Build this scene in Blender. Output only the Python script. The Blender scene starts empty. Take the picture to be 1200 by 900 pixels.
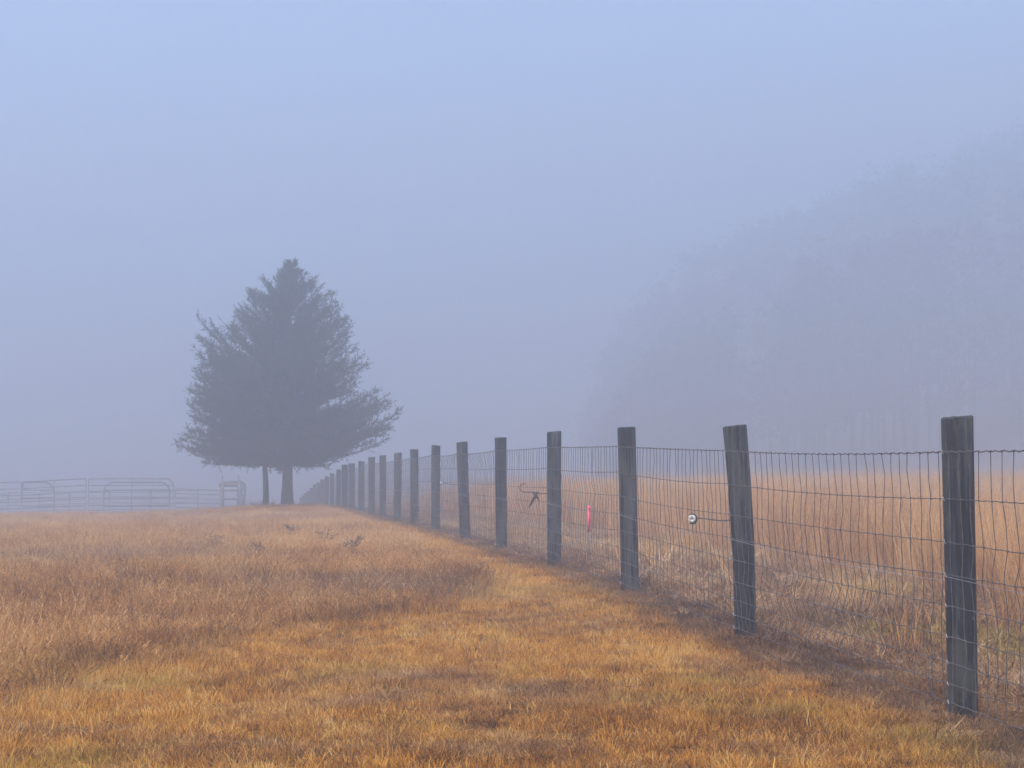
import bpy, math, random
import numpy as np
from mathutils import Vector, Matrix

R = math.radians
rng = np.random.default_rng(11)
random.seed(5)
SC = bpy.context.scene
COL = SC.collection

# ------------------------------------------------------------------ camera
EYE = 1.21
F = 2000.0                       # focal length in photo pixels (photo 1200 wide)
PITCH = math.atan(90 / F)
cam_d = bpy.data.cameras.new('camera'); cam = bpy.data.objects.new('camera', cam_d); COL.objects.link(cam)
cam_d.lens = 60; cam_d.sensor_width = 36; cam_d.clip_start = 0.1; cam_d.clip_end = 2000
cam.location = (0, 0, EYE); cam.rotation_euler = (R(90) + PITCH, 0, 0)
SC.camera = cam

# ------------------------------------------------------------------ sky, sun, exposure
SUN_EL, SUN_AZ = R(55), R(-165)          # azimuth clockwise from +Y
w = bpy.data.worlds.new('World'); SC.world = w; w.use_nodes = True
nt = w.node_tree; nt.nodes.clear()
sky = nt.nodes.new('ShaderNodeTexSky'); sky.sky_type = 'NISHITA'; sky.sun_disc = False
sky.sun_elevation = SUN_EL; sky.sun_rotation = SUN_AZ
sky.air_density = 1.25; sky.dust_density = 1.0; sky.ozone_density = 3.0
bg = nt.nodes.new('ShaderNodeBackground'); bg.inputs['Strength'].default_value = 0.075
wo = nt.nodes.new('ShaderNodeOutputWorld')
nt.links.new(sky.outputs[0], bg.inputs[0]); nt.links.new(bg.outputs[0], wo.inputs[0])
sd = bpy.data.lights.new('sun', 'SUN'); sd.energy = 1.9; sd.angle = R(12); sd.color = (1.0, 0.83, 0.60)
so = bpy.data.objects.new('sun', sd); COL.objects.link(so)
sdir = Vector((math.sin(SUN_AZ) * math.cos(SUN_EL), math.cos(SUN_AZ) * math.cos(SUN_EL), math.sin(SUN_EL)))
so.rotation_euler = (-sdir).to_track_quat('-Z', 'Y').to_euler(); so.location = (0, 0, 30)
SC.view_settings.view_transform = 'Standard'; SC.view_settings.look = 'None'
SC.view_settings.gamma = 1; SC.view_settings.use_curve_mapping = False
SC.view_settings.exposure = 1.78
SC.render.engine = 'CYCLES'
cy = SC.cycles
cy.use_denoising = True; cy.use_adaptive_sampling = True; cy.adaptive_threshold = 0.01
cy.max_bounces = 10; cy.volume_bounces = 6; cy.diffuse_bounces = 3; cy.transmission_bounces = 4
cy.sample_clamp_indirect = 4
HAZE_DENSITY = 0.0152
HAZE_COLOR = (0.815, 0.894, 1.0)

# ------------------------------------------------------------------ terrain
def sstep(a, b, x):
    t = np.clip((np.asarray(x, float) - a) / (b - a), 0, 1); return t * t * (3 - 2 * t)

_L = rng.random((256, 256))
def noise(x, y, s=1.0, seed=0):
    x = np.asarray(x, float) / s + 17.3 + seed * 7.77; y = np.asarray(y, float) / s + 91.1 + seed * 3.33
    xi = np.floor(x).astype(int); yi = np.floor(y).astype(int); fx = x - xi; fy = y - yi
    fx = fx * fx * (3 - 2 * fx); fy = fy * fy * (3 - 2 * fy)
    g = lambda i, j: _L[(i) % 256, (j) % 256]
    return (g(xi, yi) * (1 - fx) + g(xi + 1, yi) * fx) * (1 - fy) + (g(xi, yi + 1) * (1 - fx) + g(xi + 1, yi + 1) * fx) * fy
def fbm(x, y, s, seed=0, o=3):
    v = 0; a = .5; t = 0
    for k in range(o):
        v = v + a * noise(x, y, s / 2 ** k, seed + k * 5); t += a; a *= .5
    return v / t

PY = [-500, 0, 8, 11, 15, 18.4, 22, 25, 29, 32, 35, 40, 43, 51, 54.5, 58, 65, 70, 80, 100, 150, 500]
PZ = [0, 0, 0, .02, .088, .106, .08, .067, .044, .01, -.06, -.11, -.135, -.30, -.47, -.63, -.91, -1.18, -1.84, -2.6, -3.2, -3.6]
QZ = [0, 0, 0, .0, .03, .05, .05, .05, .04, .02, .0, -.02, -.04, -.08, -.12, -.17, -.26, -.35, -.55, -.9, -1.2, -1.5]
def fenceX(y): return -0.165 * np.asarray(y, float) + 3.4545
TREE = (-6.57, 50.0)
def gz(x, y):
    x = np.asarray(x, float); y = np.asarray(y, float)
    p = np.interp(y, PY, PZ); q = np.interp(y, PY, QZ)
    d = x - fenceX(y)
    wr = sstep(1, 15, d)
    z = p * (1 - wr) + q * wr
    z = z - 0.13 * sstep(1.5, 7, -d) * sstep(14, 38, y)
    z = z + 0.16 * np.exp(-(((x - TREE[0]) / 3.2) ** 2 + ((y - TREE[1]) / 5.0) ** 2))
    hill = np.clip((x - 4 - 0.03 * (y - 100)) * 0.36, 0, 30) * sstep(110, 205, y)
    z = z + hill
    z = z + (fbm(x, y, 2.5, 3) - .5) * .06 * (1 + sstep(20, 60, y))
    return z

# ------------------------------------------------------------------ helpers
def link(o, parent=None):
    COL.objects.link(o)
    if parent is not None: o.parent = parent
    return o
def tag(o, label=None, cat=None, group=None, kind=None):
    if label: o['label'] = label
    if cat: o['category'] = cat
    if group: o['group'] = group
    if kind: o['kind'] = kind
    return o
def empty(name, loc=(0, 0, 0), rz=0):
    o = bpy.data.objects.new(name, None); o.location = loc; o.rotation_euler = (0, 0, rz); o.empty_display_size = .2
    return link(o)
def np_mesh(name, V, FQ=None, FT=None):
    """numpy arrays of verts, quads, tris -> mesh"""
    me = bpy.data.meshes.new(name)
    V = np.asarray(V, np.float32)
    nq = 0 if FQ is None else len(FQ); ntr = 0 if FT is None else len(FT)
    me.vertices.add(len(V)); me.vertices.foreach_set('co', V.ravel())
    loops = []
    if nq: loops.append(np.asarray(FQ, np.int32).ravel())
    if ntr: loops.append(np.asarray(FT, np.int32).ravel())
    loops = np.concatenate(loops)
    me.loops.add(len(loops)); me.loops.foreach_set('vertex_index', loops)
    me.polygons.add(nq + ntr)
    ls = np.concatenate([np.arange(nq) * 4, nq * 4 + np.arange(ntr) * 3]).astype(np.int32)
    me.polygons.foreach_set('loop_start', ls)
    me.update(calc_edges=True); me.validate()
    return me
class MB:
    """collects tubes and boxes, builds ONE mesh"""
    def __init__(s): s.V = []; s.Q = []; s.T = []; s.n = 0
    def add(s, V, Q=None, T=None):
        V = np.asarray(V, float)
        if Q is not None and len(Q): s.Q.append(np.asarray(Q) + s.n)
        if T is not None and len(T): s.T.append(np.asarray(T) + s.n)
        s.V.append(V); s.n += len(V)
    def tube(s, pts, rad, n=6, cap=True):
        P = np.asarray(pts, float); m = len(P)
        rad = np.full(m, rad) if np.isscalar(rad) else np.asarray(rad, float)
        tn = np.gradient(P, axis=0); tn /= np.linalg.norm(tn, axis=1)[:, None] + 1e-9
        ref = np.array([0, 0, 1.0]) if abs(tn[:, 2].mean()) < .8 else np.array([0, 1.0, 0])
        a = np.cross(tn, ref); a /= np.linalg.norm(a, axis=1)[:, None] + 1e-9
        b = np.cross(tn, a)
        an = np.linspace(0, 2 * np.pi, n, endpoint=False)
        V = P[:, None, :] + rad[:, None, None] * (np.cos(an)[None, :, None] * a[:, None, :] + np.sin(an)[None, :, None] * b[:, None, :])
        V = V.reshape(-1, 3)
        i = np.arange(m - 1)[:, None] * n; j = np.arange(n)[None, :]; j2 = (j + 1) % n
        Q = np.stack([i + j, i + j2, i + n + j2, i + n + j], -1).reshape(-1, 4)
        T = []
        if cap:
            c0 = len(V); V = np.vstack([V, P[0], P[-1]])
            for k in range(n):
                T.append((c0, (k + 1) % n, k)); T.append((c0 + 1, (m - 1) * n + k, (m - 1) * n + (k + 1) % n))
        s.add(V, Q, T)
    def box(s, c, size, M=None):
        c = np.asarray(c, float); h = np.asarray(size, float) / 2
        V = np.array([[x, y, z] for x in (-1, 1) for y in (-1, 1) for z in (-1, 1)], float) * h
        if M is not None: V = V @ np.asarray(M.to_3x3()).T
        V = V + c
        s.add(V, [(0, 1, 3, 2), (4, 6, 7, 5), (0, 4, 5, 1), (2, 3, 7, 6), (0, 2, 6, 4), (1, 5, 7, 3)])
    def build(s, name, m, parent=None, smooth=False):
        V = np.vstack(s.V); Q = np.vstack(s.Q) if s.Q else None; T = np.vstack(s.T) if s.T else None
        me = np_mesh(name, V, Q, T)
        if smooth: me.polygons.foreach_set('use_smooth', [True] * len(me.polygons))
        me.materials.append(m)
        return link(bpy.data.objects.new(name, me), parent)

# ------------------------------------------------------------------ materials
def mat(name):
    m = bpy.data.materials.new(name); m.use_nodes = True; t = m.node_tree
    for n in list(t.nodes): t.nodes.remove(n)
    out = t.nodes.new('ShaderNodeOutputMaterial')
    return m, t, out
def N(t, typ, **kw):
    n = t.nodes.new(typ)
    for k, v in kw.items():
        if k in n.inputs: n.inputs[k].default_value = v
        else: setattr(n, k, v)
    return n
def ramp(t, stops, interp='LINEAR'):
    r = t.nodes.new('ShaderNodeValToRGB'); e = r.color_ramp.elements; r.color_ramp.interpolation = interp
    e[0].position = stops[0][0]; e[0].color = (*stops[0][1], 1)
    e[1].position = stops[-1][0]; e[1].color = (*stops[-1][1], 1)
    for p, c in stops[1:-1]:
        q = e.new(p); q.color = (*c, 1)
    return r
def mix(t, f, a, b, blend='MIX'):
    m = t.nodes.new('ShaderNodeMix'); m.data_type = 'RGBA'; m.blend_type = blend
    for s, v in ((0, f), (6, a), (7, b)):
        if hasattr(v, 'links'): t.links.new(v, m.inputs[s])
        elif s == 0: m.inputs[0].default_value = v
        else: m.inputs[s].default_value = (*v, 1)
    return m.outputs[2]
def math_n(t, op, a, b=0.0):
    m = t.nodes.new('ShaderNodeMath'); m.operation = op
    for s, v in ((0, a), (1, b)):
        if hasattr(v, 'links'): t.links.new(v, m.inputs[s])
        else: m.inputs[s].default_value = v
    return m.outputs[0]

def grass_mat(name, stops, spread=.45, trans=.35, rough_tip=None):
    """colour from the clump's own 'tint' plus a per-blade 'bl' value"""
    m, t, out = mat(name)
    a = N(t, 'ShaderNodeAttribute', attribute_type='INSTANCER', attribute_name='tint')
    b = N(t, 'ShaderNodeAttribute', attribute_type='GEOMETRY', attribute_name='bl')
    v = math_n(t, 'ADD', a.outputs['Fac'], math_n(t, 'MULTIPLY', math_n(t, 'SUBTRACT', b.outputs['Fac'], .5), spread))
    r = ramp(t, stops); t.links.new(v, r.inputs[0])
    c = r.outputs[0]
    g = N(t, 'ShaderNodeAttribute', attribute_type='INSTANCER', attribute_name='green')
    c = mix(t, math_n(t, 'MULTIPLY', g.outputs['Fac'], math_n(t, 'GREATER_THAN', b.outputs['Fac'], .35)), c, (.36, .32, .06))
    gy = N(t, 'ShaderNodeAttribute', attribute_type='INSTANCER', attribute_name='gray')
    gcol = ramp(t, [(0, (.12, .08, .06)), (.6, (.32, .22, .155)), (1, (.54, .43, .31))]); t.links.new(v, gcol.inputs[0])
    c = mix(t, gy.outputs['Fac'], c, gcol.outputs[0])
    d = N(t, 'ShaderNodeBsdfDiffuse'); t.links.new(c, d.inputs[0])
    tr = N(t, 'ShaderNodeBsdfTranslucent'); t.links.new(c, tr.inputs[0])
    ms = N(t, 'ShaderNodeMixShader', Fac=trans); t.links.new(d.outputs[0], ms.inputs[1]); t.links.new(tr.outputs[0], ms.inputs[2])
    t.links.new(ms.outputs[0], out.inputs[0])
    return m

M = {}
M['short'] = grass_mat('short dry grass', [(0, (.08, .035, .02)), (.25, (.28, .12, .035)), (.5, (.58, .24, .04)), (.75, (.76, .40, .08)), (1, (.78, .55, .20))], spread=.7)
M['meadow'] = grass_mat('meadow dry grass', [(0, (.09, .05, .03)), (.25, (.30, .14, .052)), (.5, (.54, .255, .078)), (.75, (.70, .39, .14)), (1, (.78, .56, .28))], spread=.7)
M['tall'] = grass_mat('tall dry grass', [(0, (.20, .09, .05)), (.3, (.50, .25, .10)), (.6, (.72, .405, .165)), (1, (.84, .62, .34))], spread=.8)
M['dead'] = grass_mat('dead thatch', [(0, (.05, .026, .018)), (.3, (.18, .085, .045)), (.6, (.38, .20, .10)), (1, (.62, .43, .24))], spread=.9, trans=.15)

# ground
m, t, out = mat('ground'); M['ground'] = m
geo = N(t, 'ShaderNodeNewGeometry')
n1 = N(t, 'ShaderNodeTexNoise', Scale=1.3, Detail=8.0); n2 = N(t, 'ShaderNodeTexNoise', Scale=26.0, Detail=6.0)
for q in (n1, n2): t.links.new(geo.outputs['Position'], q.inputs['Vector'])
r1 = ramp(t, [(.3, (.11, .055, .028)), (.5, (.20, .10, .04)), (.7, (.27, .155, .065))]); t.links.new(n1.outputs[0], r1.inputs[0])
r2 = ramp(t, [(.35, (.45, .42, .40)), (.6, (1, 1, 1))]); t.links.new(n2.outputs[0], r2.inputs[0])
c = mix(t, .8, r1.outputs[0], r2.outputs[0], 'MULTIPLY')
p = N(t, 'ShaderNodeBsdfPrincipled', Roughness=1.0); p.inputs['Specular IOR Level'].default_value = 0; t.links.new(c, p.inputs['Base Color'])
bp = N(t, 'ShaderNodeBump', Strength=.9, Distance=.04); t.links.new(n2.outputs[0], bp.inputs['Height']); t.links.new(bp.outputs[0], p.inputs['Normal'])
t.links.new(p.outputs[0], out.inputs[0])

# weathered post wood
m, t, out = mat('weathered post wood'); M['post'] = m
tc = N(t, 'ShaderNodeTexCoord'); oi = N(t, 'ShaderNodeObjectInfo')
off = N(t, 'ShaderNodeCombineXYZ'); t.links.new(math_n(t, 'MULTIPLY', oi.outputs['Random'], 37.0), off.inputs[2])
va = N(t, 'ShaderNodeVectorMath', operation='ADD'); t.links.new(tc.outputs['Object'], va.inputs[0]); t.links.new(off.outputs[0], va.inputs[1])
mp = N(t, 'ShaderNodeMapping'); mp.inputs['Scale'].default_value = (60, 60, 2.2); t.links.new(va.outputs[0], mp.inputs[0])
grain = N(t, 'ShaderNodeTexNoise', Scale=1.0, Detail=7.0, Roughness=.65); t.links.new(mp.outputs[0], grain.inputs['Vector'])
mp2 = N(t, 'ShaderNodeMapping'); mp2.inputs['Scale'].default_value = (9, 9, 2.0); t.links.new(va.outputs[0], mp2.inputs[0])
blot = N(t, 'ShaderNodeTexNoise', Scale=1.0, Detail=5.0, Roughness=.6); t.links.new(mp2.outputs[0], blot.inputs['Vector'])
spots = N(t, 'ShaderNodeTexNoise', Scale=38.0, Detail=3.0); t.links.new(va.outputs[0], spots.inputs['Vector'])
rg = ramp(t, [(.30, (.006, .007, .010)), (.45, (.018, .021, .028)), (.57, (.042, .048, .062)), (.74, (.16, .17, .20))]); t.links.new(grain.outputs[0], rg.inputs[0])
rb = ramp(t, [(.38, (.3, .29, .32)), (.52, (1, 1, 1)), (.68, (1.5, 1.7, 1.8))]); t.links.new(blot.outputs[0], rb.inputs[0])
c = mix(t, 1.0, rg.outputs[0], rb.outputs[0], 'MULTIPLY')
sx = N(t, 'ShaderNodeSeparateXYZ'); t.links.new(tc.outputs['Object'], sx.inputs[0])
algae = math_n(t, 'MULTIPLY', math_n(t, 'GREATER_THAN', blot.outputs[0], .53), .45)
c = mix(t, algae, c, (.085, .085, .065))
rs = ramp(t, [(.70, (0, 0, 0)), (.74, (1, 1, 1))]); t.links.new(spots.outputs[0], rs.inputs[0])
c = mix(t, math_n(t, 'MULTIPLY', rs.outputs[0], .6), c, (.26, .27, .25))
p = N(t, 'ShaderNodeBsdfPrincipled', Roughness=.88); t.links.new(c, p.inputs['Base Color'])
bp = N(t, 'ShaderNodeBump', Strength=1.0, Distance=.02); t.links.new(grain.outputs[0], bp.inputs['Height']); t.links.new(bp.outputs[0], p.inputs['Normal'])
t.links.new(p.outputs[0], out.inputs[0])

def simple(name, col, col2, scale=30, rough=.6, metal=0.0, bump=.2):
    m, t, out = mat(name)
    tc = N(t, 'ShaderNodeTexCoord'); n = N(t, 'ShaderNodeTexNoise', Scale=float(scale), Detail=5.0); t.links.new(tc.outputs['Object'], n.inputs['Vector'])
    r = ramp(t, [(.35, col), (.65, col2)]); t.links.new(n.outputs[0], r.inputs[0])
    p = N(t, 'ShaderNodeBsdfPrincipled', Roughness=rough, Metallic=metal); t.links.new(r.outputs[0], p.inputs['Base Color'])
    b = N(t, 'ShaderNodeBump', Strength=bump, Distance=.005); t.links.new(n.outputs[0], b.inputs['Height']); t.links.new(b.outputs[0], p.inputs['Normal'])
    t.links.new(p.outputs[0], out.inputs[0]); return m
M['wire'] = simple('weathered steel wire', (.07, .066, .078), (.16, .145, .15), 25, .6, .3)
M['bright_wire'] = simple('bright galvanised wire', (.34, .35, .38), (.5, .5, .53), 20, .4, .6)
M['rust'] = simple('rusty rod', (.09, .05, .05), (.2, .13, .12), 60, .7, .3)
M['porcelain'] = simple('white insulator plastic', (.36, .35, .34), (.62, .61, .60), 60, .6)
M['black'] = simple('black plastic', (.02, .02, .022), (.05, .05, .05), 40, .5)
M['pink'] = simple('pink marking paint', (.85, .10, .22), (.95, .20, .30), 50, .6)
M['stake'] = simple('bare stake wood', (.13, .11, .10), (.26, .22, .19), 40, .8)
M['tubing'] = simple('galvanised tubing', (.11, .115, .135), (.20, .205, .23), 4, .6, .2)
M['bark'] = simple('cedar bark', (.035, .028, .026), (.09, .07, .06), 14, .9, 0, .8)
m, t, out = mat('cedar foliage'); M['needles'] = m
ab = N(t, 'ShaderNodeAttribute', attribute_type='GEOMETRY', attribute_name='bl')
r = ramp(t, [(0, (.02, .03, .026)), (.6, (.05, .062, .045)), (1, (.07, .065, .04))]); t.links.new(ab.outputs['Fac'], r.inputs[0])
d = N(t, 'ShaderNodeBsdfDiffuse'); t.links.new(r.outputs[0], d.inputs[0]); t.links.new(d.outputs[0], out.inputs[0])
m, t, out = mat('winter wood'); M['wood_mass'] = m
ab = N(t, 'ShaderNodeAttribute', attribute_type='GEOMETRY', attribute_name='bl')
r = ramp(t, [(0, (.02, .024, .02)), (.6, (.05, .045, .035)), (1, (.09, .07, .05))]); t.links.new(ab.outputs['Fac'], r.inputs[0])
d = N(t, 'ShaderNodeBsdfDiffuse'); t.links.new(r.outputs[0], d.inputs[0]); t.links.new(d.outputs[0], out.inputs[0])

# ------------------------------------------------------------------ ground sheet (one sheet, finer near the camera)
def axis(lo, hi, near_lo, near_hi, step, far):
    a = list(np.arange(near_lo, near_hi + 1e-6, step)); s = step; x = near_hi
    while x < hi: s = min(s * 1.15, far); x += s; a.append(min(x, hi))
    s = step; x = near_lo
    while x > lo: s = min(s * 1.15, far); x -= s; a.insert(0, max(x, lo))
    return np.array(sorted(set(np.round(a, 4))))
gx = axis(-380, 380, -16, 16, .4, 14); gy = axis(-300, 460, 0, 70, .4, 14)
GX, GY = np.meshgrid(gx, gy); GZ = gz(GX, GY)
nx, ny = len(gx), len(gy)
i = (np.arange(ny - 1)[:, None] * nx + np.arange(nx - 1)[None, :])
Q = np.stack([i, i + 1, i + nx + 1, i + nx], -1).reshape(-1, 4)
me = np_mesh('ground', np.stack([GX, GY, GZ], -1).reshape(-1, 3), Q); me.materials.append(M['ground'])
me.polygons.foreach_set('use_smooth', [True] * len(me.polygons))
ground = link(bpy.data.objects.new('ground', me)); tag(ground, kind='structure')

# ------------------------------------------------------------------ haze (box round the whole scene)
m, t, out = mat('haze air')
pv = N(t, 'ShaderNodeVolumePrincipled'); pv.inputs['Color'].default_value = (*HAZE_COLOR, 1); pv.inputs['Density'].default_value = HAZE_DENSITY
pv.inputs['Anisotropy'].default_value = 0.62
t.links.new(pv.outputs[0], out.inputs['Volume'])
hb = MB(); hb.box((0, 80, 24.0), (800, 800, 61.0))
hz = hb.build('haze', m); tag(hz, kind='stuff')

# ------------------------------------------------------------------ grass
def tuft(name, n, rad, h0, h1, lean, width, m, curl=.5, seg=3, seed=0, heads=0., mess=0.):
    g = np.random.default_rng(seed)
    V = []; Q = []; T = []; BL = []
    k = 0
    for b in range(n):
        a = g.uniform(0, 2 * np.pi); r = rad * math.sqrt(g.random())
        base = np.array([r * math.cos(a), r * math.sin(a), -.01])
        h = g.uniform(h0, h1); d = g.uniform(0, 2 * np.pi) if g.random() < .5 else a
        ln = abs(g.normal(0, lean)) ; cu = g.uniform(.2, 1) * curl
        dirv = np.array([math.cos(d), math.sin(d), 0])
        side = np.array([-math.sin(d + g.uniform(-1, 1)), math.cos(d + g.uniform(-1, 1)), 0]); side /= np.linalg.norm(side)
        wd = width * g.uniform(.6, 1.3)
        pts = []
        for s in range(seg + 1):
            u = s / seg
            ang = ln + cu * u
            if mess: ang += g.normal(0, mess)
            if s == 0: p0 = base
            else: p0 = p0 + (h / seg) * (dirv * math.sin(ang) + np.array([0, 0, max(math.cos(ang), -.1)]))
            if mess and s: p0 = p0 + side * g.normal(0, mess * .3 * h / seg)
            if p0[2] < -.012: p0[2] = .004
            pts.append(p0.copy())
        bl = g.random()
        for s, q in enumerate(pts):
            ww = wd * (1 - .75 * s / seg)
            V += [q - side * ww / 2, q + side * ww / 2]; BL += [bl, bl]
            if s: Q.append((k + 2 * s - 2, k + 2 * s - 1, k + 2 * s + 1, k + 2 * s))
        k += 2 * (seg + 1)
        if g.random() < heads:
            tip = pts[-1]; dn = pts[-1] - pts[-2]; dn /= np.linalg.norm(dn) + 1e-9
            for e in range(5):
                q = pts[-1] - dn * g.uniform(0, .35) * h
                o = side * g.normal(0, .006) + dn * g.uniform(.014, .030) + dirv * g.normal(0, .004)
                s2 = np.cross(dn, side) * .0018 + side * .0016
                V += [q - s2, q + s2, q + o]; BL += [min(bl + .25, 1)] * 3
                T.append((k, k + 1, k + 2)); k += 3
    me = np_mesh(name, V, Q, T if T else None)
    at = me.attributes.new('bl', 'FLOAT', 'POINT'); at.data.foreach_set('value', np.array(BL, np.float32))
    me.materials.append(m)
    return bpy.data.objects.new(name, me)

def make_variants(cname, objs):
    c = bpy.data.collections.new(cname)
    for o in objs: c.objects.link(o)
    return c

def scatter(name, x, y, rot, scl, tint, green, vidx, coll, m, zoff=0.0, gray=None):
    if gray is None: gray = np.zeros(len(x))
    me = bpy.data.meshes.new(name); n = len(x)
    me.vertices.add(n)
    me.vertices.foreach_set('co', np.stack([x, y, gz(x, y) + zoff], -1).astype(np.float32).ravel())
    for nm, ty, arr, key in (('rot', 'FLOAT_VECTOR', rot, 'vector'), ('scl', 'FLOAT_VECTOR', scl, 'vector'), ('tint', 'FLOAT', tint, 'value'),
                             ('green', 'FLOAT', green, 'value'), ('gray', 'FLOAT', gray, 'value'), ('vidx', 'INT', vidx, 'value')):
        a = me.attributes.new(nm, ty, 'POINT')
        a.data.foreach_set(key, np.asarray(arr, np.int32 if ty == 'INT' else np.float32).ravel())
    me.materials.append(m)
    o = link(bpy.data.objects.new(name, me))
    ng = bpy.data.node_groups.new(name + '_nodes', 'GeometryNodeTree')
    ng.interface.new_socket('Geometry', in_out='INPUT', socket_type='NodeSocketGeometry')
    ng.interface.new_socket('Geometry', in_out='OUTPUT', socket_type='NodeSocketGeometry')
    gi = ng.nodes.new('NodeGroupInput'); go = ng.nodes.new('NodeGroupOutput')
    ci = ng.nodes.new('GeometryNodeCollectionInfo'); ci.inputs['Collection'].default_value = coll
    ci.inputs['Separate Children'].default_value = True; ci.inputs['Reset Children'].default_value = True
    ip = ng.nodes.new('GeometryNodeInstanceOnPoints'); ip.inputs['Pick Instance'].default_value = True
    def na(nm, ty):
        q = ng.nodes.new('GeometryNodeInputNamedAttribute'); q.data_type = ty; q.inputs['Name'].default_value = nm; return q.outputs['Attribute']
    L = ng.links.new
    L(gi.outputs[0], ip.inputs['Points']); L(ci.outputs[0], ip.inputs['Instance'])
    L(na('vidx', 'INT'), ip.inputs['Instance Index']); L(na('rot', 'FLOAT_VECTOR'), ip.inputs['Rotation']); L(na('scl', 'FLOAT_VECTOR'), ip.inputs['Scale'])
    L(ip.outputs[0], go.inputs[0])
    md = o.modifiers.new('scatter', 'NODES'); md.node_group = ng
    tag(o, kind='stuff')
    return o

# edge between the mown track and the rougher meadow on the left
EY = [0, 6, 8.2, 9.7, 11.2, 12.0, 12.5, 13.3, 15, 16.5, 19.5, 25, 30, 38, 46, 60, 400]
EXX = [-4.2, -2.9, -2.5, -2.38, -2.1, -1.75, -1.15, -.5, -.22, -.30, -.74, -1.55, -2.45, -3.8, -5.0, -7.6, -64]
def edgeX(y): return np.interp(y, EY, EXX)

def sample(ylo, yhi, dens, xl, xr, pw=0.0):
    """random points per m2 in the widened view wedge; xl/xr in tangent units plus margin"""
    n = int(dens * 0.5 * (yhi ** 2 - ylo ** 2) * (xr - xl) + dens * 3 * (yhi - ylo))
    yy = np.sqrt(rng.uniform(ylo ** 2, yhi ** 2, n)); u = rng.random(n)
    xx = (xl * yy - 1.5) + u * ((xr - xl) * yy + 3.0)
    return xx, yy

def common(n, tilt=.15):
    rot = np.stack([rng.normal(0, tilt, n), rng.normal(0, tilt, n), rng.uniform(0, 2 * np.pi, n)], -1)
    return rot

# --- short mown grass
vs = [tuft('short_clump', 90, .075, .018, .058, .6, .0036, M['short'], curl=.8, seg=2, seed=100 + k) for k in range(8)]
vs += [tuft('short_clump_flat', 80, .09, .02, .06, .95, .0042, M['short'], curl=.9, seg=2, seed=120 + k, mess=.2) for k in range(3)]
vs += [tuft('short_clump_stems', 46, .08, .03, .10, .6, .0030, M['short'], curl=.9, seg=3, seed=140 + k) for k in range(3)]
c_short = make_variants('short_clumps', vs)
XS = []; YS = []
for a, b, dn in ((5.2, 11, 270), (11, 18, 190), (18, 30, 100), (30, 56, 50)):
    x, y = sample(a, b, dn, -.33, .33); XS.append(x); YS.append(y)
x = np.concatenate(XS); y = np.concatenate(YS)
wob = (fbm(x, y, .8, 4) - .5) * .7
keep = (x > edgeX(y) - .2 + wob * .7 + rng.normal(0, .15, len(x))) & (x < fenceX(y) - .02 + wob * .6)
mound = np.exp(-(((x - TREE[0]) / 3.6) ** 2 + ((y - TREE[1] + 2) / 5.5) ** 2)) > .45
keep |= mound & (x < fenceX(y))
wob = wob[keep] if len(wob) == len(keep) else wob; x = x[keep]; y = y[keep]; n = len(x)
patch = fbm(x, y, 1.3, 9); fine = rng.normal(0, .17, n)
tint = .50 + (patch - .5) * .42 + (fbm(x, y, .22, 13) - .5) * .55 + fine
gray = .45 * sstep(.58, .75, fbm(x, y, .6, 40)) * sstep(18, 12, y)
# worn grey-brown patches in the foreground
for (cx_, cy_, rx_, ry_) in ((-.45, 9.1, .65, .7), (-.6, 8.5, .4, .4), (.15, 9.0, .45, .5),  (-.2, 7.2, .5, .2)):
    e = np.exp(-(((x - cx_) / rx_) ** 2 + ((y - cy_) / ry_) ** 2)); gray = np.maximum(gray, e * sstep(.25, .6, fbm(x, y, .35, 51)))
tint = tint - .12 * gray
dfen = fenceX(y) - x
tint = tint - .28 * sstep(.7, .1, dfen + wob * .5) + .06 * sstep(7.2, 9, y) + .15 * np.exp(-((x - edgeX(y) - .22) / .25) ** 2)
green = .55 * sstep(.60, .76, fbm(x, y, .9, 23)) * .6 * sstep(24, 12, y)
for (cx_, cy_, r_) in ((1.82, 7.45, .30), (2.0, 7.0, .35), (1.05, 9.2, .22), (-1.75, 6.9, .22), (-2.0, 9.2, .3), (1.35, 8.2, .2)):
    green = np.maximum(green, .6 * np.exp(-((x - cx_) ** 2 + (y - cy_) ** 2) / r_ ** 2))
s = rng.uniform(.75, 1.25, n) * (1 + .25 * sstep(20, 50, y)); hs = s * rng.uniform(.65, 1.1, n) * (1 - .35 * gray)
grow = sstep(.5, .05, np.abs(x - edgeX(y)))
hs *= 1 + .5 * grow
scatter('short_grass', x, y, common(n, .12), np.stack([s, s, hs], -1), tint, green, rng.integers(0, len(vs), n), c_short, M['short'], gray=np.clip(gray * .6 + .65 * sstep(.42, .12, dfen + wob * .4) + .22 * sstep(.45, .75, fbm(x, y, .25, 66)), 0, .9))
n_short = n

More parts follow.
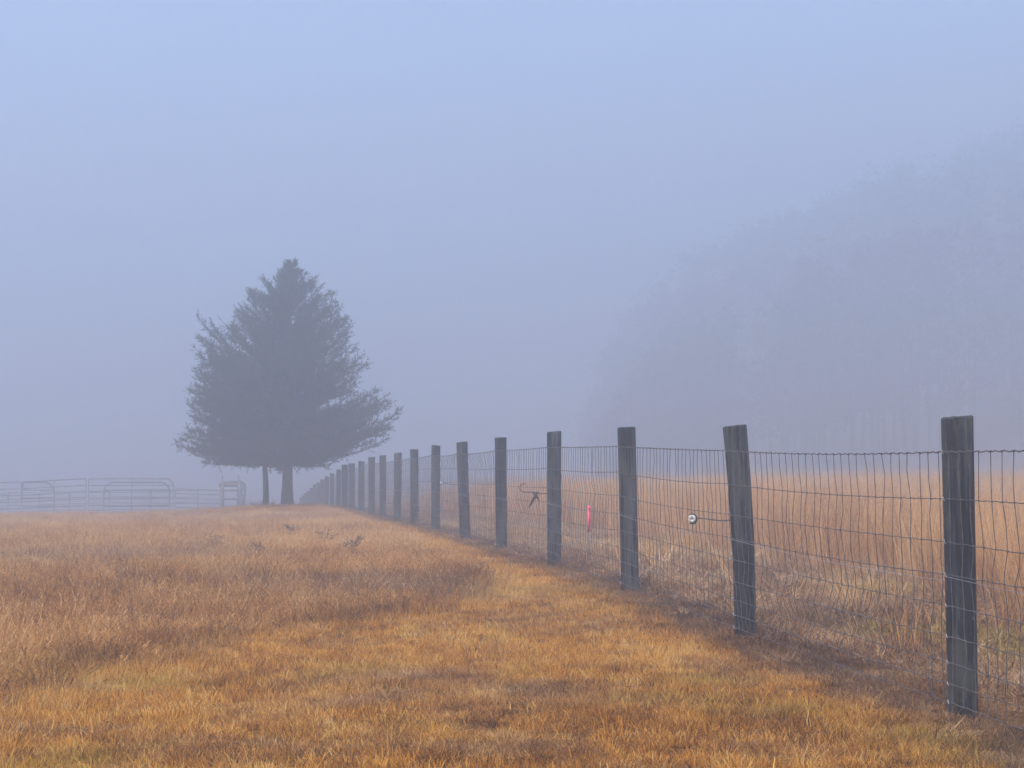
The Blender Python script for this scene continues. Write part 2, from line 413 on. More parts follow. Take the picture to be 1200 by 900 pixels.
# --- rougher meadow on the left
vs = [tuft('meadow_clump', 75, .10, .08, .27, .32, .0032, M['meadow'], curl=.55, seg=3, seed=200 + k, heads=.25) for k in range(8)]
vs += [tuft('meadow_mat', 80, .14, .04, .15, .8, .0038, M['meadow'], curl=.9, seg=3, seed=230 + k, mess=.3) for k in range(5)]
vs += [tuft('meadow_stems', 26, .10, .20, .40, .2, .0028, M['meadow'], curl=.35, seg=3, seed=260 + k, heads=.8) for k in range(4)]
c_mead = make_variants('meadow_clumps', vs)
XS = []; YS = []
for a, b, dn in ((6.0, 14, 120), (14, 24, 95), (24, 40, 62), (40, 62, 30), (62, 100, 12)):
    x, y = sample(a, b, dn, -.34, .05); XS.append(x); YS.append(y)
x = np.concatenate(XS); y = np.concatenate(YS)
wob = (fbm(x, y, .8, 4) - .5) * .7
keep = (x < edgeX(y) + wob * .7 + rng.normal(0, .08, len(x))) & (np.exp(-(((x - TREE[0]) / 3.6) ** 2 + ((y - TREE[1] + 2) / 5.5) ** 2)) < .5)
far = (y > 50)
keep = np.where(far, x < fenceX(y) - .4, keep)
wob = wob[keep] if len(wob) == len(keep) else wob; x = x[keep]; y = y[keep]; n = len(x)
patch = fbm(x, y, 2.6, 29); streak = fbm(x * .35, y, 1.3, 61)
tint = .52 + (patch - .5) * .55 + (streak - .5) * .45 + (fbm(x, y, .4, 33) - .5) * .4 + rng.normal(0, .20, n)
dedge = edgeX(y) - x
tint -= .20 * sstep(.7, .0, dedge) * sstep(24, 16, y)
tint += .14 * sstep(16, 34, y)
hmap = (.26 + .42 * fbm(x, y, 1.7, 71)) * (.95 + .05 * sstep(0, .8, edgeX(y) - x)) * (.66 + .34 * sstep(7, 13, y))
hmap *= 1 - .35 * sstep(24, 42, y)
s = rng.uniform(.8, 1.25, n) * (1 + .2 * sstep(25, 50, y))
vi = np.where(rng.random(n) < .5 + .2 * (hmap - .9), rng.integers(0, 8, n), rng.integers(8, 13, n))
vi = np.where(rng.random(n) < .16, rng.integers(13, 17, n), vi)
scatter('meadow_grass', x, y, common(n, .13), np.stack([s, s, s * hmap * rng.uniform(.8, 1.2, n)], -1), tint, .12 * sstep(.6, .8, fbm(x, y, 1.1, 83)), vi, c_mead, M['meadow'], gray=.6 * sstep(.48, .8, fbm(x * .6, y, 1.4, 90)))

# --- dead strip on the far side of the fence and along it
vs = [tuft('dead_mat', 60, .14, .06, .22, .9, .0045, M['dead'], curl=1.0, seg=4, seed=300 + k, mess=.45) for k in range(7)]
vs += [tuft('dead_stems', 22, .10, .12, .38, .4, .0038, M['dead'], curl=.8, seg=4, seed=330 + k, mess=.25, heads=.5) for k in range(4)]
c_dead = make_variants('dead_clumps', vs)
XS = []; YS = []
for a, b, dn in ((5.5, 14, 110), (14, 24, 80), (24, 45, 40), (45, 70, 14)):
    x, y = sample(a, b, dn, -.2, .42); XS.append(x); YS.append(y)
x = np.concatenate(XS); y = np.concatenate(YS)
d = x - fenceX(y); wob = (fbm(x, y, .9, 4) - .5)
inner = -(.14 + .20 * sstep(14, 8, y))
keep = (d > inner + .04 + wob * .5) & (d < 3.6 + wob * 1.5)
wob = wob[keep] if len(wob) == len(keep) else wob; x = x[keep]; y = y[keep]; n = len(x); d = x - fenceX(y)
tint = .45 + (fbm(x, y, .7, 97) - .5) * .8 + rng.normal(0, .20, n)
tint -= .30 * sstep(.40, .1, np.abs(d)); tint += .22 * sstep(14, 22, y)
s = rng.uniform(.75, 1.2, n)
s = s * (1 - .45 * sstep(.45, .2, d) * sstep(11, 9, y)); hh = s * (.20 + .40 * fbm(x, y, .8, 7)) * (1 - .45 * sstep(.2, -.1, d)) * (1 - .25 * sstep(12, 20, y))
vi = np.where((rng.random(n) < .78) | (d < .15), rng.integers(0, 7, n), rng.integers(7, 11, n))
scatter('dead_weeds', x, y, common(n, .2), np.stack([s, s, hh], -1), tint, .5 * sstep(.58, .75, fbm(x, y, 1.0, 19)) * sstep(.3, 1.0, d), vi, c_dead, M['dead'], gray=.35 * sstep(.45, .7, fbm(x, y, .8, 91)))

# --- tall broom grass beyond
vs = [tuft('tall_clump', 46, .13, .50, 1.00, .09, .0050, M['tall'], curl=.28, seg=4, seed=400 + k, heads=.5) for k in range(8)]
vs += [tuft('tall_clump_low', 46, .16, .22, .62, .22, .0050, M['tall'], curl=.5, seg=3, seed=430 + k, heads=.3) for k in range(4)]
vs += [tuft('tall_stalks', 9, .16, .95, 1.28, .10, .0045, M['tall'], curl=.22, seg=4, seed=450 + k, heads=1.) for k in range(4)]
c_tall = make_variants('tall_clumps', vs)
XS = []; YS = []
for a, b, dn in ((6, 16, 45), (16, 28, 34), (28, 50, 20), (50, 98, 8)):
    x, y = sample(a, b, dn, -.15, .40); XS.append(x); YS.append(y)
x = np.concatenate(XS); y = np.concatenate(YS)
d = x - fenceX(y); wob = (fbm(x, y, 1.1, 4) - .5)
keep = d > 2.15 + .6 * sstep(11, 17, y) + wob * 1.7 + (rng.random(len(x)) ** 3) * 1.2
sparse = (d > .5) & (d < 1.8) & (rng.random(len(x)) < .07)
keep |= sparse & (rng.random(len(x)) < .35)
wob = wob[keep] if len(wob) == len(keep) else wob; x = x[keep]; y = y[keep]; n = len(x); d = x - fenceX(y)
tint = .56 + (fbm(x, y, 3.0, 37) - .5) * .5 + (fbm(x, y, .6, 38) - .5) * .4 + rng.normal(0, .18, n) - .16 * sstep(3.6, 2.0, d)
s = rng.uniform(.8, 1.3, n) * (1 + .3 * sstep(30, 60, y))
hh = rng.uniform(.72, 1.08, n) * (.72 + .40 * fbm(x, y, 2.2, 47)) * (.62 + .38 * sstep(1.2, 3.2, d)) * (.84 + .16 * sstep(20, 45, y))
vi = np.where(rng.random(n) < .66, rng.integers(0, 8, n), rng.integers(8, 16, n))
scatter('tall_grass', x, y, common(n, .06), np.stack([s, s, hh], -1), tint, np.zeros(n), vi, c_tall, M['tall'])

# ------------------------------------------------------------------ fence
def pt(px, py, Y):
    a = (px - 600) / F; b = (450 - py) / F
    yy = math.cos(PITCH) - b * math.sin(PITCH); zz = math.sin(PITCH) + b * math.cos(PITCH)
    k = Y / yy
    return Vector((a * k, Y, EYE + zz * k))

fence = empty('wire_fence', (fenceX(8.1), 8.1, 0))
tag(fence, 'long woven wire fence on round weathered wooden posts running back into the fog', 'fence')
FO = Vector(fence.location)
# (x at foot, x at top, y of the top, width px near the top)
POSTS = [(1125, 1122, 490, 36, 33), (872, 861, 500, 27, 24), (738, 734, 501.5, 21.5, 21), (649.5, 649.5, 506.5, 17.5, 17), (588, 586.5, 513.5, 14, 13.5),
         (545.5, 541.3, 518.5, 12.5, 12), (510.8, 510.8, 522.5, 10, 10), (486.2, 485.4, 527, 9.5, 9.5), (466, 466.4, 531, 9, 8.8), (449, 448.6, 534, 8, 8),
         (436, 435.5, 536, 8, 7.5), (423.6, 423.6, 541, 7, 7), (413, 412, 543.5, 7.5, 7), (404.5, 404, 545, 7, 7), (396.8, 396.8, 550.5, 5, 5), (389.5, 389, 555, 5, 5),
         (383.2, 383, 558.6, 5, 5), (377.8, 377.5, 562, 4.6, 4.6), (373, 373, 565.5, 4.3, 4.3), (368.8, 368.6, 568, 4.1, 4.1), (364.8, 364.9, 572, 4, 4), (361.4, 361.4, 575.5, 3.8, 3.8),
         (358.2, 358, 578, 3.6, 3.6), (355.4, 355.4, 581, 3.4, 3.4), (352.8, 352.9, 583, 3.3, 3.3)]
def post_y(px): return 6909.0 / (px - 270)
info = []; POBJ = []
def make_post(foot, top, rt, rb, seed, cut=0.0, bow=0.0, label=None):
    g = np.random.default_rng(seed)
    nz, na = 17, 40
    groove = g.normal(0, .012, na)
    for q_ in g.integers(0, na, 6): groove[q_] -= g.uniform(.05, .12)
    ph_ = g.uniform(0, 6)
    V = []
    for k in range(nz):
        u = k / (nz - 1); zz = foot.z - .12 + (top.z - foot.z + .12) * u
        c = foot.lerp(top, u); bx = bow * math.sin(u * math.pi)
        r = rb + (rt - rb) * u
        for a in range(na):
            th = 2 * math.pi * a / na
            rr = r * (1 + .035 * math.sin(2 * th + seed) + .02 * math.sin(5 * th + seed * 2 + u * 2) + groove[a] * (.6 + .4 * math.sin(u * 5 + ph_ + a)) + g.normal(0, .004))
            z2 = zz + (cut * math.cos(th) * r * 2 if k == nz - 1 else 0) + (g.normal(0, .002) if k == nz - 1 else 0)
            V.append((c.x + bx + rr * math.cos(th), c.y + rr * math.sin(th), z2))
    V = np.array(V)
    mb = MB()
    i = np.arange(nz - 1)[:, None] * na; j = np.arange(na)[None, :]; j2 = (j + 1) % na
    Q = np.stack([i + j, i + j2, i + na + j2, i + na + j], -1).reshape(-1, 4)
    # bevelled, slightly domed top
    ring = V[-na:]; c = ring.mean(0)
    inner = c + (ring - c) * .90; inner[:, 2] = ring[:, 2] + .006
    V2 = np.vstack([V, inner, c + [0, 0, .009]])
    b0 = (nz - 1) * na; b1 = nz * na; cc = len(V2) - 1
    Q2 = [(b0 + a, b0 + (a + 1) % na, b1 + (a + 1) % na, b1 + a) for a in range(na)]
    T = [(cc, b1 + a, b1 + (a + 1) % na) for a in range(na)]
    V2 = V2 - np.array(FO)
    fl = np.array(foot - FO)
    mb.add(V2 - fl, np.vstack([Q, Q2]), T)
    o = mb.build('fence_post', M['post'], fence, smooth=True)
    o.location = fl
    try: o.data.shade_smooth(); o.data.set_sharp_from_angle(angle=R(40))
    except Exception: pass
    if label: o['label'] = label
    return o
WH = [1.249, 1.027, .824, .669, .524, .379, .257, .156, .07]      # heights of the horizontal wires
allp = [(None, 4.72)] + [(P, post_y((P[0]))) for P in POSTS]
for k, (P, Y) in enumerate(allp):
    X = float(fenceX(Y)); zg = float(gz(X, Y))
    if P is None:
        foot = Vector((X, Y, zg)); top = Vector((X - .01, Y, zg + 1.41)); rt = rb = .075
    else:
        tp = pt(P[1], P[2], Y); foot = Vector((X, Y, zg)); top = Vector((tp.x, Y, tp.z)); rt = P[3] / 2 / F * Y; rb = P[4] / 2 / F * Y
    lab = None
    if k == 2: lab = 'post bowed and leaning left, flared at its cut top'
    if k == 1: lab = 'nearest and largest post, streaked with lichen'
    POBJ.append(make_post(foot, top, rt, rb, 7 + k, cut=(.05 if k == 2 else random.uniform(-.05, .05)), bow=(.02 if k == 2 else 0), label=lab))
    info.append((foot, top, rt, rb))

FT = Vector((-.165, 1, 0)).normalized(); FN = Vector((-1, -.165, 0)).normalized()   # along the fence / towards the camera side
def wire_anchor(k, h):
    foot, top, rt, rb = info[k]; H = top.z - foot.z; u = min(h / 1.41, 1.0)
    c = foot.lerp(top, u); r = rb + (rt - rb) * u
    return Vector((c.x, c.y, foot.z + h * H / 1.41)) + FN * (r + .003) 
mb = MB(); knots = MB(); pw = MB()
NS = 30
for k in range(len(info) - 1):
    far = k > 9
    A = [wire_anchor(k, h) for h in WH]; B = [wire_anchor(k + 1, h) for h in WH]
    g = np.random.default_rng(900 + k)
    sag = [g.uniform(.0, .022) for _ in WH]; bulge = [g.normal(0, .012) for _ in WH]
    def P(hi, u, A=A, B=B, sag=sag, bulge=bulge):
        q = A[hi].lerp(B[hi], u); w_ = 4 * u * (1 - u)
        return q + Vector((0, 0, -sag[hi] * w_)) + FN * (bulge[hi] * w_)
    thick = 1.0 if k < 5 else 1.12
    for hi in range(len(WH)):
        m_ = 120 if (not far and hi < 2) else (60 if not far else 12)
        pts = []
        for s in range(m_ + 1):
            u = s / m_; q = P(hi, u)
            if not far:
                q = q + Vector((0, 0, (.0035 if hi == 0 else .002) * math.sin(s * 1.9 + hi))) + FN * (.003 * math.cos(s * 1.9 + hi))
            pts.append(q - FO)
        mb.tube(pts, (.0032 if hi == 0 else .0023) * thick, 5, cap=False)
    off = [0.0] * len(WH)
    us = (np.arange(NS) + .5) / NS
    for s in range(NS):
        pts = []; x0 = g.normal(0, .003)
        weird = g.random() < .2
        drift = 0
        for hi in range(len(WH)):
            drift += g.normal(0, .0065) * (2.2 if weird else 1) + (.007 * math.sin(k * 2.1 + hi * 1.3 + us[s] * 5))
            u = us[s] + (x0 + drift) / 3.43
            q = P(hi, min(max(u, 0), 1)); pts.append(q)
            if k < 6:
                c = q - FO; tv = FT * .007
                knots.tube([c - tv, c, c + tv], .0050 if hi == 0 else .0040, 5)
        full = []
        for hi in range(len(pts) - 1):
            full.append(pts[hi] - FO)
            mid = pts[hi].lerp(pts[hi + 1], g.uniform(.35, .65)) + FT * g.normal(0, .004 if not weird else .012) + FN * g.normal(0, .003)
            if not far: full.append(mid - FO)
        full.append(pts[-1] - FO)
        mb.tube(full, .0021 * thick, 4 if not far else 3, cap=False)
    # bright plain wire strung on the camera side
    a = wire_anchor(k, .64) + FN * .006; b = wire_anchor(k + 1, .66) + FN * .006
    pts = []
    for s in range(13):
        u = s / 12; q = a.lerp(b, u) + Vector((0, 0, -.02 * 4 * u * (1 - u))); pts.append(q - FO)
    if k < 12: pw.tube(pts, .0015, 5)
ww = mb.build('woven_wire', M['wire'], fence)
knots.build('wire_knots', M['wire'], ww)
pw.build('plain_wire', M['bright_wire'], fence)
# staples that hold the wire on the nearer posts
for k in range(1, 6):
    for h in WH:
        st = MB()
        c = wire_anchor(k, h) - FO - POBJ[k].location
        t_ = FT * .007
        st.tube([c + FN * -.02 + Vector((0, 0, .009)) + t_, c + FN * .003 + Vector((0, 0, .008)) + t_ * .6, c + FN * .006, c + FN * .003 - Vector((0, 0, .008)) - t_ * .6, c + FN * -.02 - Vector((0, 0, .009)) - t_], .0022, 5)
        st.build('staple', M['bright_wire'], POBJ[k])

# offset brackets
def bracket(k, px, py, kind):
    foot, top, rt, rb = info[k]
    tip = pt(px, py, foot.y - .05); B = 1.3 if kind == 'hook' else 1
    u = (tip.z - foot.z) / (top.z - foot.z); c = foot.lerp(top, u)
    root = Vector((c.x, c.y, tip.z - .01)) + FN * (rb * .9)
    L = (tip - root)
    b = MB()
    pts = [root + L * s for s in np.linspace(0, 1, 7)]
    pts = [q + Vector((0, 0, -.006 * math.sin(i))) - FO for i, q in enumerate(pts)]
    if kind == 'hook':
        e = pts[-1]; x = L.normalized()
        for a in np.linspace(-80, 110, 9):
            pts.append(e + x * .045 * math.cos(R(a)) + Vector((0, 0, .045 + .045 * math.sin(R(a)))))
    b.tube(pts, .0046 * B, 7)
    plate = MB(); 
    o = b.build('offset_bracket', M['rust'] if kind == 'hook' else M['wire'], fence)
    if kind == 'ring':
        r_ = MB(); c = tip - FO
        ax = (Vector((0, 0, 0)) - Vector((tip.x, tip.y, tip.z - EYE))).normalized()
        ax = (ax * .5 + Vector((-.3, -1, 0)).normalized() * .5).normalized()
        s1 = ax.cross(Vector((0, 0, 1))).normalized(); s2 = ax.cross(s1)
        prof = [(.006, .006), (.012, .016), (.021, .016), (.027, .008), (.027, -.004), (.021, -.012), (.010, -.014), (.006, -.008)]
        n = 20; V = []
        for (r0, h0) in prof:
            for a in range(n):
                th = 2 * math.pi * a / n
                V.append(c + ax * h0 + s1 * r0 * math.cos(th) + s2 * r0 * math.sin(th))
        m_ = len(prof); Q = []
        for i in range(m_):
            for j in range(n):
                Q.append((i * n + j, i * n + (j + 1) % n, ((i + 1) % m_) * n + (j + 1) % n, ((i + 1) % m_) * n + j))
        r_.add([tuple(v) for v in V], Q)
        r_.build('insulator', M['porcelain'], o, smooth=True)
        h = MB(); pts = []
        for a in np.linspace(60, 300, 14):
            pts.append(c + ax * -.004 + s1 * .031 * math.cos(R(a)) + s2 * .031 * math.sin(R(a)))
        h.tube(pts, .0075, 6); h.build('clamp', M['black'], o)
    if kind == 'hook':
        h = MB(); c = root + L * .52 - FO
        x = L.normalized()
        h.tube([c + x * -.012, c + Vector((0, 0, -.03)), c + x * .07 + Vector((0, 0, -.16))], [.014, .018, .005], 6)
        h.tube([c + x * .02, c + x * .0 + Vector((0, 0, -.02)), c + x * -.04 + Vector((0, 0, -.08))], [.016, .014, .007], 6)
        h.tube([c + x * -.03 + Vector((0, 0, .004)), c + x * .03 + Vector((0, 0, .002))], [.009, .009], 6)
        h.build('broken_insulator', M['black'], o)
    if kind == 'small':
        h = MB(); h.tube([tip - FO + Vector((0, 0, -.02)), tip - FO + Vector((0, 0, .03))], [.018, .014], 8); h.build('insulator', M['bright_wire'], o)
    return o
bracket(2, 811, 608, 'ring')['label'] = 'bracket holding a round white insulator'
bracket(4, 614, 577, 'hook')['label'] = 'rusty hook bracket with a dangling black scrap'
bracket(6, 517, 567, 'small')
bracket(9, 466, 563, 'small')

# ------------------------------------------------------------------ pink marker stake
Y = 19.3; b = pt(690, 655, Y); g0 = float(gz(b.x, Y))
st = empty('marker_stake', (b.x, Y, g0), R(20)); tag(st, 'thin wooden stake with a bright pink painted top behind the wire fence', 'stake')
q = MB(); q.box((0, 0, .12), (.030, .018, .40)); q.build('stake_shaft', M['stake'], st)
q = MB(); q.box((0.001, 0, .465), (.033, .021, .29)); q.box((0.001, 0, .585), (.036, .024, .03), Matrix.Rotation(R(6), 4, 'Y')); q.build('painted_top', M['pink'], st)

# ------------------------------------------------------------------ corral of tube panels
def arc(p0, p1, rad, n=6):
    pass
def panel(x0, x1, ytop, Y0, Y1, rails, name, label, cat, bow=(False, False), uprights=1, H=1.6, group=None, rr=.018, cornerR=.30):
    a = pt(x0, ytop[0], Y0); b = pt(x1, ytop[1], Y1)
    za = float(gz(a.x, Y0)); zb = float(gz(b.x, Y1))
    o = empty(name, ((a.x + b.x) / 2, (Y0 + Y1) / 2, min(za, zb))); tag(o, label, cat, group)
    O = Vector(o.location); L = (Vector((b.x - a.x, Y1 - Y0, 0))).length; D = Vector((b.x - a.x, Y1 - Y0, 0)).normalized()
    ztop = a.z; sl = (b.z - a.z) / L
    def W(s, z): return Vector((a.x, Y0, 0)) + D * s + Vector((0, 0, z + sl * s)) - O
    zb0 = ztop - H
    fr = MB(); pts = [W(0, zb0)]
    cr = cornerR
    if bow[0]:
        pts += [W(cr - cr * math.cos(R(t_)), ztop - cr + cr * math.sin(R(t_))) for t_ in np.linspace(0, 90, 7)]
    else: pts += [W(0, ztop - .05), W(.012, ztop - .012), W(.05, ztop)]
    if bow[1]:
        pts += [W(L - cr + cr * math.sin(R(t_)), ztop - cr + cr * math.cos(R(t_))) for t_ in np.linspace(0, 90, 7)]
    else: pts += [W(L - .05, ztop), W(L - .012, ztop - .012), W(L, ztop - .05)]
    pts.append(W(L, zb0)); fr.tube(pts, rr * 1.25, 8); fr.build('frame', M['tubing'], o, smooth=True)
    for r_ in range(1, rails):
        z = ztop - r_ * (H - .25) / (rails - 1)
        m_ = MB(); e = 0.012
        m_.tube([W(e, z), W(L - e, z)], rr, 7); m_.build('rail', M['tubing'], o, smooth=True)
    for u in range(uprights):
        s = L * (u + 1) / (uprights + 1); m_ = MB(); m_.tube([W(s, zb0 + .02), W(s, ztop - .01)], rr * .95, 6); m_.build('upright', M['tubing'], o)
    return o
G = 'grey tube panels of the corral'
panel(-48, 25, (567, 565), 71, 70, 6, 'livestock_panel', 'leftmost grey tube panel of the corral, cut by the photo edge', 'livestock panel', group=G, uprights=1)
panel(27, 101, (565, 560.8), 70, 69, 6, 'livestock_panel', 'grey tube panel of the corral sloping up, left of the tall upright', 'livestock panel', group=G, uprights=1)
panel(104, 204, (561, 561), 69, 70, 6, 'livestock_panel', 'widest grey tube panel of the corral, rounded at its right corner', 'livestock panel', bow=(False, True), group=G, uprights=1, cornerR=.34)
panel(26, 64, (564.8, 564.8), 72, 72.3, 5, 'bow_gate', 'left of two round cornered tube gates in the corral', 'gate', bow=(False, True), uprights=0, rr=.028, cornerR=.42)
panel(122, 199, (565, 565), 72, 73, 5, 'bow_gate', 'wider round cornered tube gate in the corral, toward the tree', 'gate', bow=(True, True), uprights=0, rr=.028, cornerR=.42)
panel(206, 258, (573, 574.5), 71, 72, 6, 'livestock_panel', 'lowest grey tube panel, between the corral and the narrow squeeze chute', 'livestock panel', group=G, uprights=1, H=1.2)
for (x0, x1, yt, lab) in ((-50, 9, 579, 'far low tube panel behind the corral at the photo edge'), (10, 46, 577.5, 'far low tube panel seen between the rails of the sloping panel'),
                          (47, 81, 576.5, 'far low tube panel left of the tall upright'), (82, 128, 575.5, 'far low tube panel behind the tall upright'),
                          (129, 176, 574.5, 'far low tube panel behind the wide gate'), (177, 232, 575, 'far low tube panel right of the wide gate')):
    panel(x0, x1, (yt, yt), 84, 84, 5, 'livestock_panel', lab, 'livestock panel', group=G, uprights=0, H=1.5)
# narrow squeeze chute
a = pt(270.5, 565, 70); zg = float(gz(a.x, 70)); ch = empty('squeeze_chute', (a.x, 70, zg)); tag(ch, 'narrow upright squeeze chute frame with a round top, closest to the tree', 'livestock chute')
wd = .44; ht = a.z - zg
fm = MB()
for yy_ in (0, .9):
    pts = [(-wd, yy_, 0), (-wd, yy_, ht - .2)] + [(-wd + .2 - .2 * math.cos(R(q_)), yy_, ht - .2 + .2 * math.sin(R(q_))) for q_ in np.linspace(0, 90, 6)] + \
          [(wd - .2 + .2 * math.sin(R(q_)), yy_, ht - .2 + .2 * math.cos(R(q_))) for q_ in np.linspace(0, 90, 6)] + [(wd, yy_, 0)]
    fm.tube(pts, .055, 8)
fm.build('frame', M['tubing'], ch, smooth=True)
for sx_ in (-1, 1):
    p_ = MB(); p_.tube([(sx_ * .33, -.05, 0), (sx_ * .33, -.05, ht + .28)], .028, 7); p_.build('upright', M['tubing'], ch)
for sx_ in (-1, 1):
    p_ = MB(); p_.box((sx_ * .35, -.02, ht * .45), (.17, .03, ht * .86)); p_.build('side_plate', M['tubing'], ch)
p_ = MB(); p_.box((0, -.02, ht - .12), (.56, .032, .16)); p_.build('head_plate', M['tubing'], ch)
for z_ in (.45, .85, 1.2): 
    if z_ < ht - .1:
        p_ = MB(); p_.box((0, -.06, z_), (.66, .03, .09)); p_.build('crossbar', M['tubing'], ch)
for sx_ in (-1, 1):
    p_ = MB(); p_.box((sx_ * .42, .45, ht * .42), (.02, .84, ht * .5)); p_.build('side_panel', M['tubing'], ch)

# ------------------------------------------------------------------ cedar trees
def cedar(name, base, apex, prof, seed, trunk_r, lean=None, nb=230, label='', skirt=0.0):
    """prof: list of (z above base, left radius, right radius)"""
    g = np.random.default_rng(seed)
    o = empty(name, base); tag(o, label, 'tree')
    H = apex.z - base.z
    tr = MB(); pts = []; rr = []
    top_off = Vector((apex.x - base.x, apex.y - base.y, 0))
    def axis_at(z): u = z / H; return Vector((top_off.x * u ** 2.6, top_off.y * u ** 2.6, z))
    for k in range(12):
        u = k / 11; q = axis_at(H * u * .96); pts.append(tuple(q + Vector((0, 0, -.1 if k == 0 else 0)))); rr.append(trunk_r * (1.25 if k == 0 else 1) * (1 - u) ** .8 + .008)
    tr.tube(pts, rr, 12); trunk = tr.build('trunk', M['bark'], o, smooth=True)
    zs = [p_[0] for p_ in prof]; LR = [p_[1] for p_ in prof]; RR = [p_[2] for p_ in prof]
    br = MB(); V = []; T = []; BL = []; k = 0
    LV = []
    for b in range(nb):
        z0 = zs[0] + (zs[-1] - zs[0]) * (g.random() ** 1.15)
        th = g.uniform(0, 2 * np.pi)
        cx = math.cos(th); wgt = (cx + 1) / 2
        rad = np.interp(z0, zs, LR) * (1 - wgt) + np.interp(z0, zs, RR) * wgt
        rad *= g.uniform(.66, 1.03)
        if g.random() < .10: rad *= 1.08
        hf = (z0 - zs[0]) / (zs[-1] - zs[0]); rise = rad * (g.uniform(-.05, .5) + .75 * hf) * min(1, .15 + hf * 1.6)
        s0 = axis_at(max(z0 - rise * .8, zs[0] - .1))
        end = axis_at(z0) + Vector((cx * rad, math.sin(th) * rad, g.normal(0, .08) + (g.uniform(0, .2) if hf > .8 else 0)))
        n_ = 9; P_ = []
        sagz = g.uniform(-.04, .12) * rad
        for s in range(n_):
            u = s / (n_ - 1); q = s0.lerp(end, u); q.z += -sagz * 4 * u * (1 - u) + .10 * rad * max(u - .8, 0)
            q.x += g.normal(0, .02) * u; q.y += g.normal(0, .02) * u
            P_.append(q)
        br.tube([tuple(q) for q in P_], np.linspace(max(.045 * rad / 3, .014), .004, n_), 5, cap=False)
        dirh = (end - s0).normalized()
        nsp = int(16 + rad * 20)
        for e in range(nsp):
            u = .12 + .88 * g.random() ** .72; i0 = min(int(u * (n_ - 1)), n_ - 2); q = P_[i0].lerp(P_[i0 + 1], u * (n_ - 1) - i0)
            ln = g.uniform(.16, .42) * (1.15 - .55 * u) * min(1, .22 + rad / 1.5)
            d = (dirh * g.uniform(.25, 1) + Vector((g.normal(0, .65), g.normal(0, .65), g.normal(.30, .5)))).normalized()
            tw = [q + d * ln * s + Vector((0, 0, .10 * ln * s * s)) for s in (0, .33, .66, 1)]
            bl0 = g.random()
            nl = int(9 + ln * 26)
            for l in range(nl):
                uu = g.random(); i1 = min(int(uu * 3), 2); c = tw[i1].lerp(tw[i1 + 1], uu * 3 - i1)
                dl = (d * .8 + Vector((g.normal(0, .6), g.normal(0, .6), g.normal(.1, .5)))).normalized()
                LL = g.uniform(.035, .12); sd_ = dl.cross(Vector((g.normal(), g.normal(), g.normal()))).normalized() * g.uniform(.004, .011)
                LV.append((c - sd_, c + sd_, c + dl * LL)); BL += [min(max(bl0 * .7 + g.normal(.15, .12), 0), 1)] * 3
            # the twig itself
            sd_ = d.cross(Vector((0, 0, 1))).normalized() * .005
            LV.append((tw[0] - sd_, tw[0] + sd_, tw[3])); BL += [.3] * 3
    br.build('branches', M['bark'], trunk)
    V = np.array([[tuple(v) for v in tri] for tri in LV], float).reshape(-1, 3)
    T = np.arange(len(V)).reshape(-1, 3)
    me = np_mesh('crown', V, None, T); at = me.attributes.new('bl', 'FLOAT', 'POINT'); at.data.foreach_set('value', np.array(BL, np.float32))
    me.materials.append(M['needles'])
    link(bpy.data.objects.new('crown', me), o)
    return o
s_ = 50 / F
tx, ty = TREE
base = Vector((tx, ty, float(gz(tx, ty)) - .02))
apx = pt(341, 304, ty)
def zpy(py): return pt(600, py, ty).z - base.z
prof = [(zpy(543), 30, 40), (zpy(534), 60, 66), (zpy(522), 92, 96), (zpy(503), 103, 124), (zpy(480), 105, 132), (zpy(466), 106, 110), (zpy(450), 106, 98), (zpy(416), 108, 86), (zpy(387), 100, 70), (zpy(368), 72, 62), (zpy(348), 46, 44), (zpy(332), 25, 26), (zpy(322), 12, 13), (zpy(313), 4, 5)]
prof = [(z, l * s_ * 1.05, r_ * s_ * 1.06) for z, l, r_ in prof]
cedar('cedar_tree', base, apx, prof, 12, .16, nb=600, label='tall dense cedar tree with a thick trunk and pointed crown, beside the fence')
b2 = Vector((pt(310, 592, 50.6).x, 50.9, 0)); b2.z = float(gz(b2.x, b2.y)) - .02
a2 = pt(262, 413, 50.9)
def zp2(py): return pt(600, py, 50.9).z - b2.z
s2_ = 50.9 / F
prof2 = [(zp2(543), 66, 30), (zp2(534), 88, 60), (zp2(514), 101, 70), (zp2(474), 88, 70), (zp2(455), 70, 60), (zp2(440), 50, 50), (zp2(427), 34, 30), (zp2(417), 12, 8)]
prof2 = [(z, l * s2_ * 1.06, r_ * s2_) for z, l, r_ in prof2]
cedar('cedar_tree', b2, a2, prof2, 8, .085, nb=220, label='shorter cedar tree with the thin trunk, bulging out left of the tall one')
# weedy sprigs at the foot of the thin trunk
sp = MB(); g = np.random.default_rng(77)
bx = pt(306, 594, 49.5); o_ = Vector((bx.x, 49.5, float(gz(bx.x, 49.5))))
for k in range(34):
    p0 = Vector((g.uniform(-.25, .3), g.uniform(-.2, .2), -.02)); d = Vector((g.normal(0, .5), g.normal(0, .4), 1)).normalized(); L = g.uniform(.12, .36)
    sp.tube([p0, p0 + d * L * .6, p0 + d * L + Vector((g.normal(0, .05), 0, -.02))], [.006, .005, .002], 4)
w_ = sp.build('dry_bush', M['bark']); w_.location = o_
tag(w_, 'small dark twiggy bush at the foot of the thin cedar trunk', 'bush')

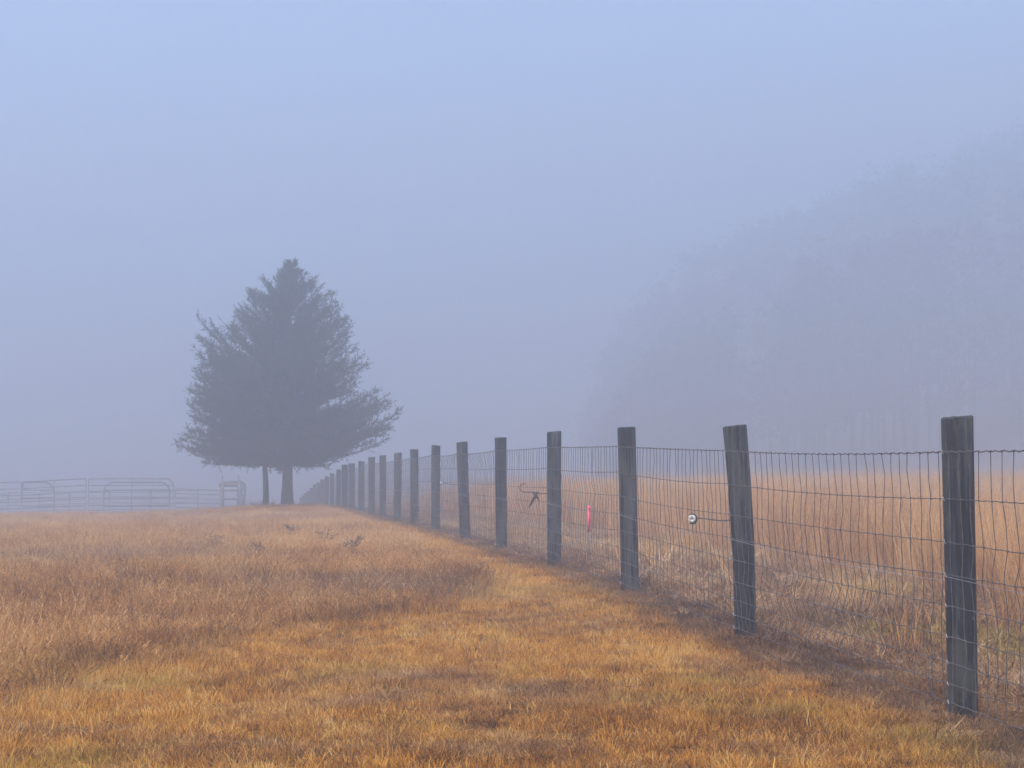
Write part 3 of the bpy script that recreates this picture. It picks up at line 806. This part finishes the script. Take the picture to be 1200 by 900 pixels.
# dark dead weeds standing out of the meadow
def forb(px, py, Y, h, seed, label):
    g = np.random.default_rng(seed); b = pt(px, py, Y); z = float(gz(b.x, Y))
    m_ = MB()
    for k in range(9):
        p0 = Vector((g.normal(0, .03), g.normal(0, .03), -.02)); d = Vector((g.normal(0, .35), g.normal(0, .35), 1)).normalized(); L = h * g.uniform(.6, 1.1)
        tip = p0 + d * L; m_.tube([p0, p0 + d * L * .5, tip], [.003, .0025, .0015], 4)
        for e in range(7):
            q = p0 + d * L * g.uniform(.4, 1); dd = Vector((g.normal(), g.normal(), g.uniform(.1, 1))).normalized() * g.uniform(.03, .10)
            m_.tube([q, q + dd], [.002, .004], 4)
    o = m_.build('dead_weed', M['bark']); o.location = (b.x, Y, z)
    tag(o, label, 'weed', 'dark dead weeds standing in the meadow'); return o
for i_, (px, py, Y, h, wh) in enumerate(((410, 665, 21, .34, 'tallest'), (384, 655, 23, .30, 'second from the fence'), (248, 662, 21.5, .32, 'leftmost'), (300, 668, 20, .25, 'second from the left'), (342, 650, 25, .30, 'farthest'))):
    forb(px, py, Y, h * .75, 50 + i_, ('dark brown dead weed in the dry meadow, %s of the five' % wh) if wh[0] != 't' else 'dark brown dead weed in the dry meadow, tallest and nearest to the fence')

# ------------------------------------------------------------------ far wood on the hillside (reads as one mass)
LINE_X = [560, 690, 720, 760, 800, 860, 900, 960, 1000, 1060, 1120, 1200, 1330, 1500]
LINE_Y = [505, 452, 385, 325, 280, 245, 232, 195, 172, 148, 128, 104, 80, 70]
g = np.random.default_rng(21)
WV = []; WB = []; tm = MB()
ntree = 0
for k in range(520):
    px = 690 + abs(g.normal(0, 30)) + g.uniform(0, 760); Y = g.uniform(136, 228)
    X = (px - 600) / F * Y; z0 = float(gz(X, Y))
    ztop = pt(px, np.interp(px, LINE_X, LINE_Y) + abs(g.normal(0, 22)) + 110 * max(0, (215 - Y) / 70) , Y).z
    H = ztop - z0
    if H < 3: continue
    if H > 24: H = g.uniform(17, 24)
    ntree += 1
    tm.tube([(X, Y, z0 - .3), (X + g.normal(0, .2), Y, z0 + H * .5), (X + g.normal(0, .4), Y, z0 + H * .96)], [.10 + H * .004, .08, .02], 6, cap=False)
    R0 = H * g.uniform(.16, .24)
    nc = 34
    for c in range(nc):
        u = g.uniform(.22, 1.0); rr_ = R0 * math.sin(min(1, (1.06 - u) / .75) * math.pi * .55) 
        a = g.uniform(0, 2 * np.pi); r_ = rr_ * math.sqrt(g.random())
        cc = np.array([X + r_ * math.cos(a), Y + r_ * math.sin(a), z0 + H * u])
        m_ = 22; bl = g.random()
        P0 = cc + g.normal(0, .55, (m_, 3)) * [1, 1, .8]; d1 = g.normal(0, .28, (m_, 3)); d2 = g.normal(0, .28, (m_, 3))
        WV.append(np.stack([P0, P0 + d1, P0 + d2], 1).reshape(-1, 3)); WB.append(np.full(m_ * 3, bl))
V = np.vstack(WV); nF = len(V) // 3
tq = np.vstack(tm.Q) + len(V); tv = np.vstack(tm.V)
me = np_mesh('far_woods', np.vstack([V, tv]), tq, np.arange(len(V)).reshape(-1, 3))
at = me.attributes.new('bl', 'FLOAT', 'POINT'); at.data.foreach_set('value', np.concatenate(WB + [np.full(len(tv), .4)]).astype(np.float32))
me.materials.append(M['wood_mass'])
fw = link(bpy.data.objects.new('far_woods', me)); tag(fw, kind='stuff')
print('short', n_short, 'meadow/dead/tall', 'trees', ntree, 'wood tris', nF)
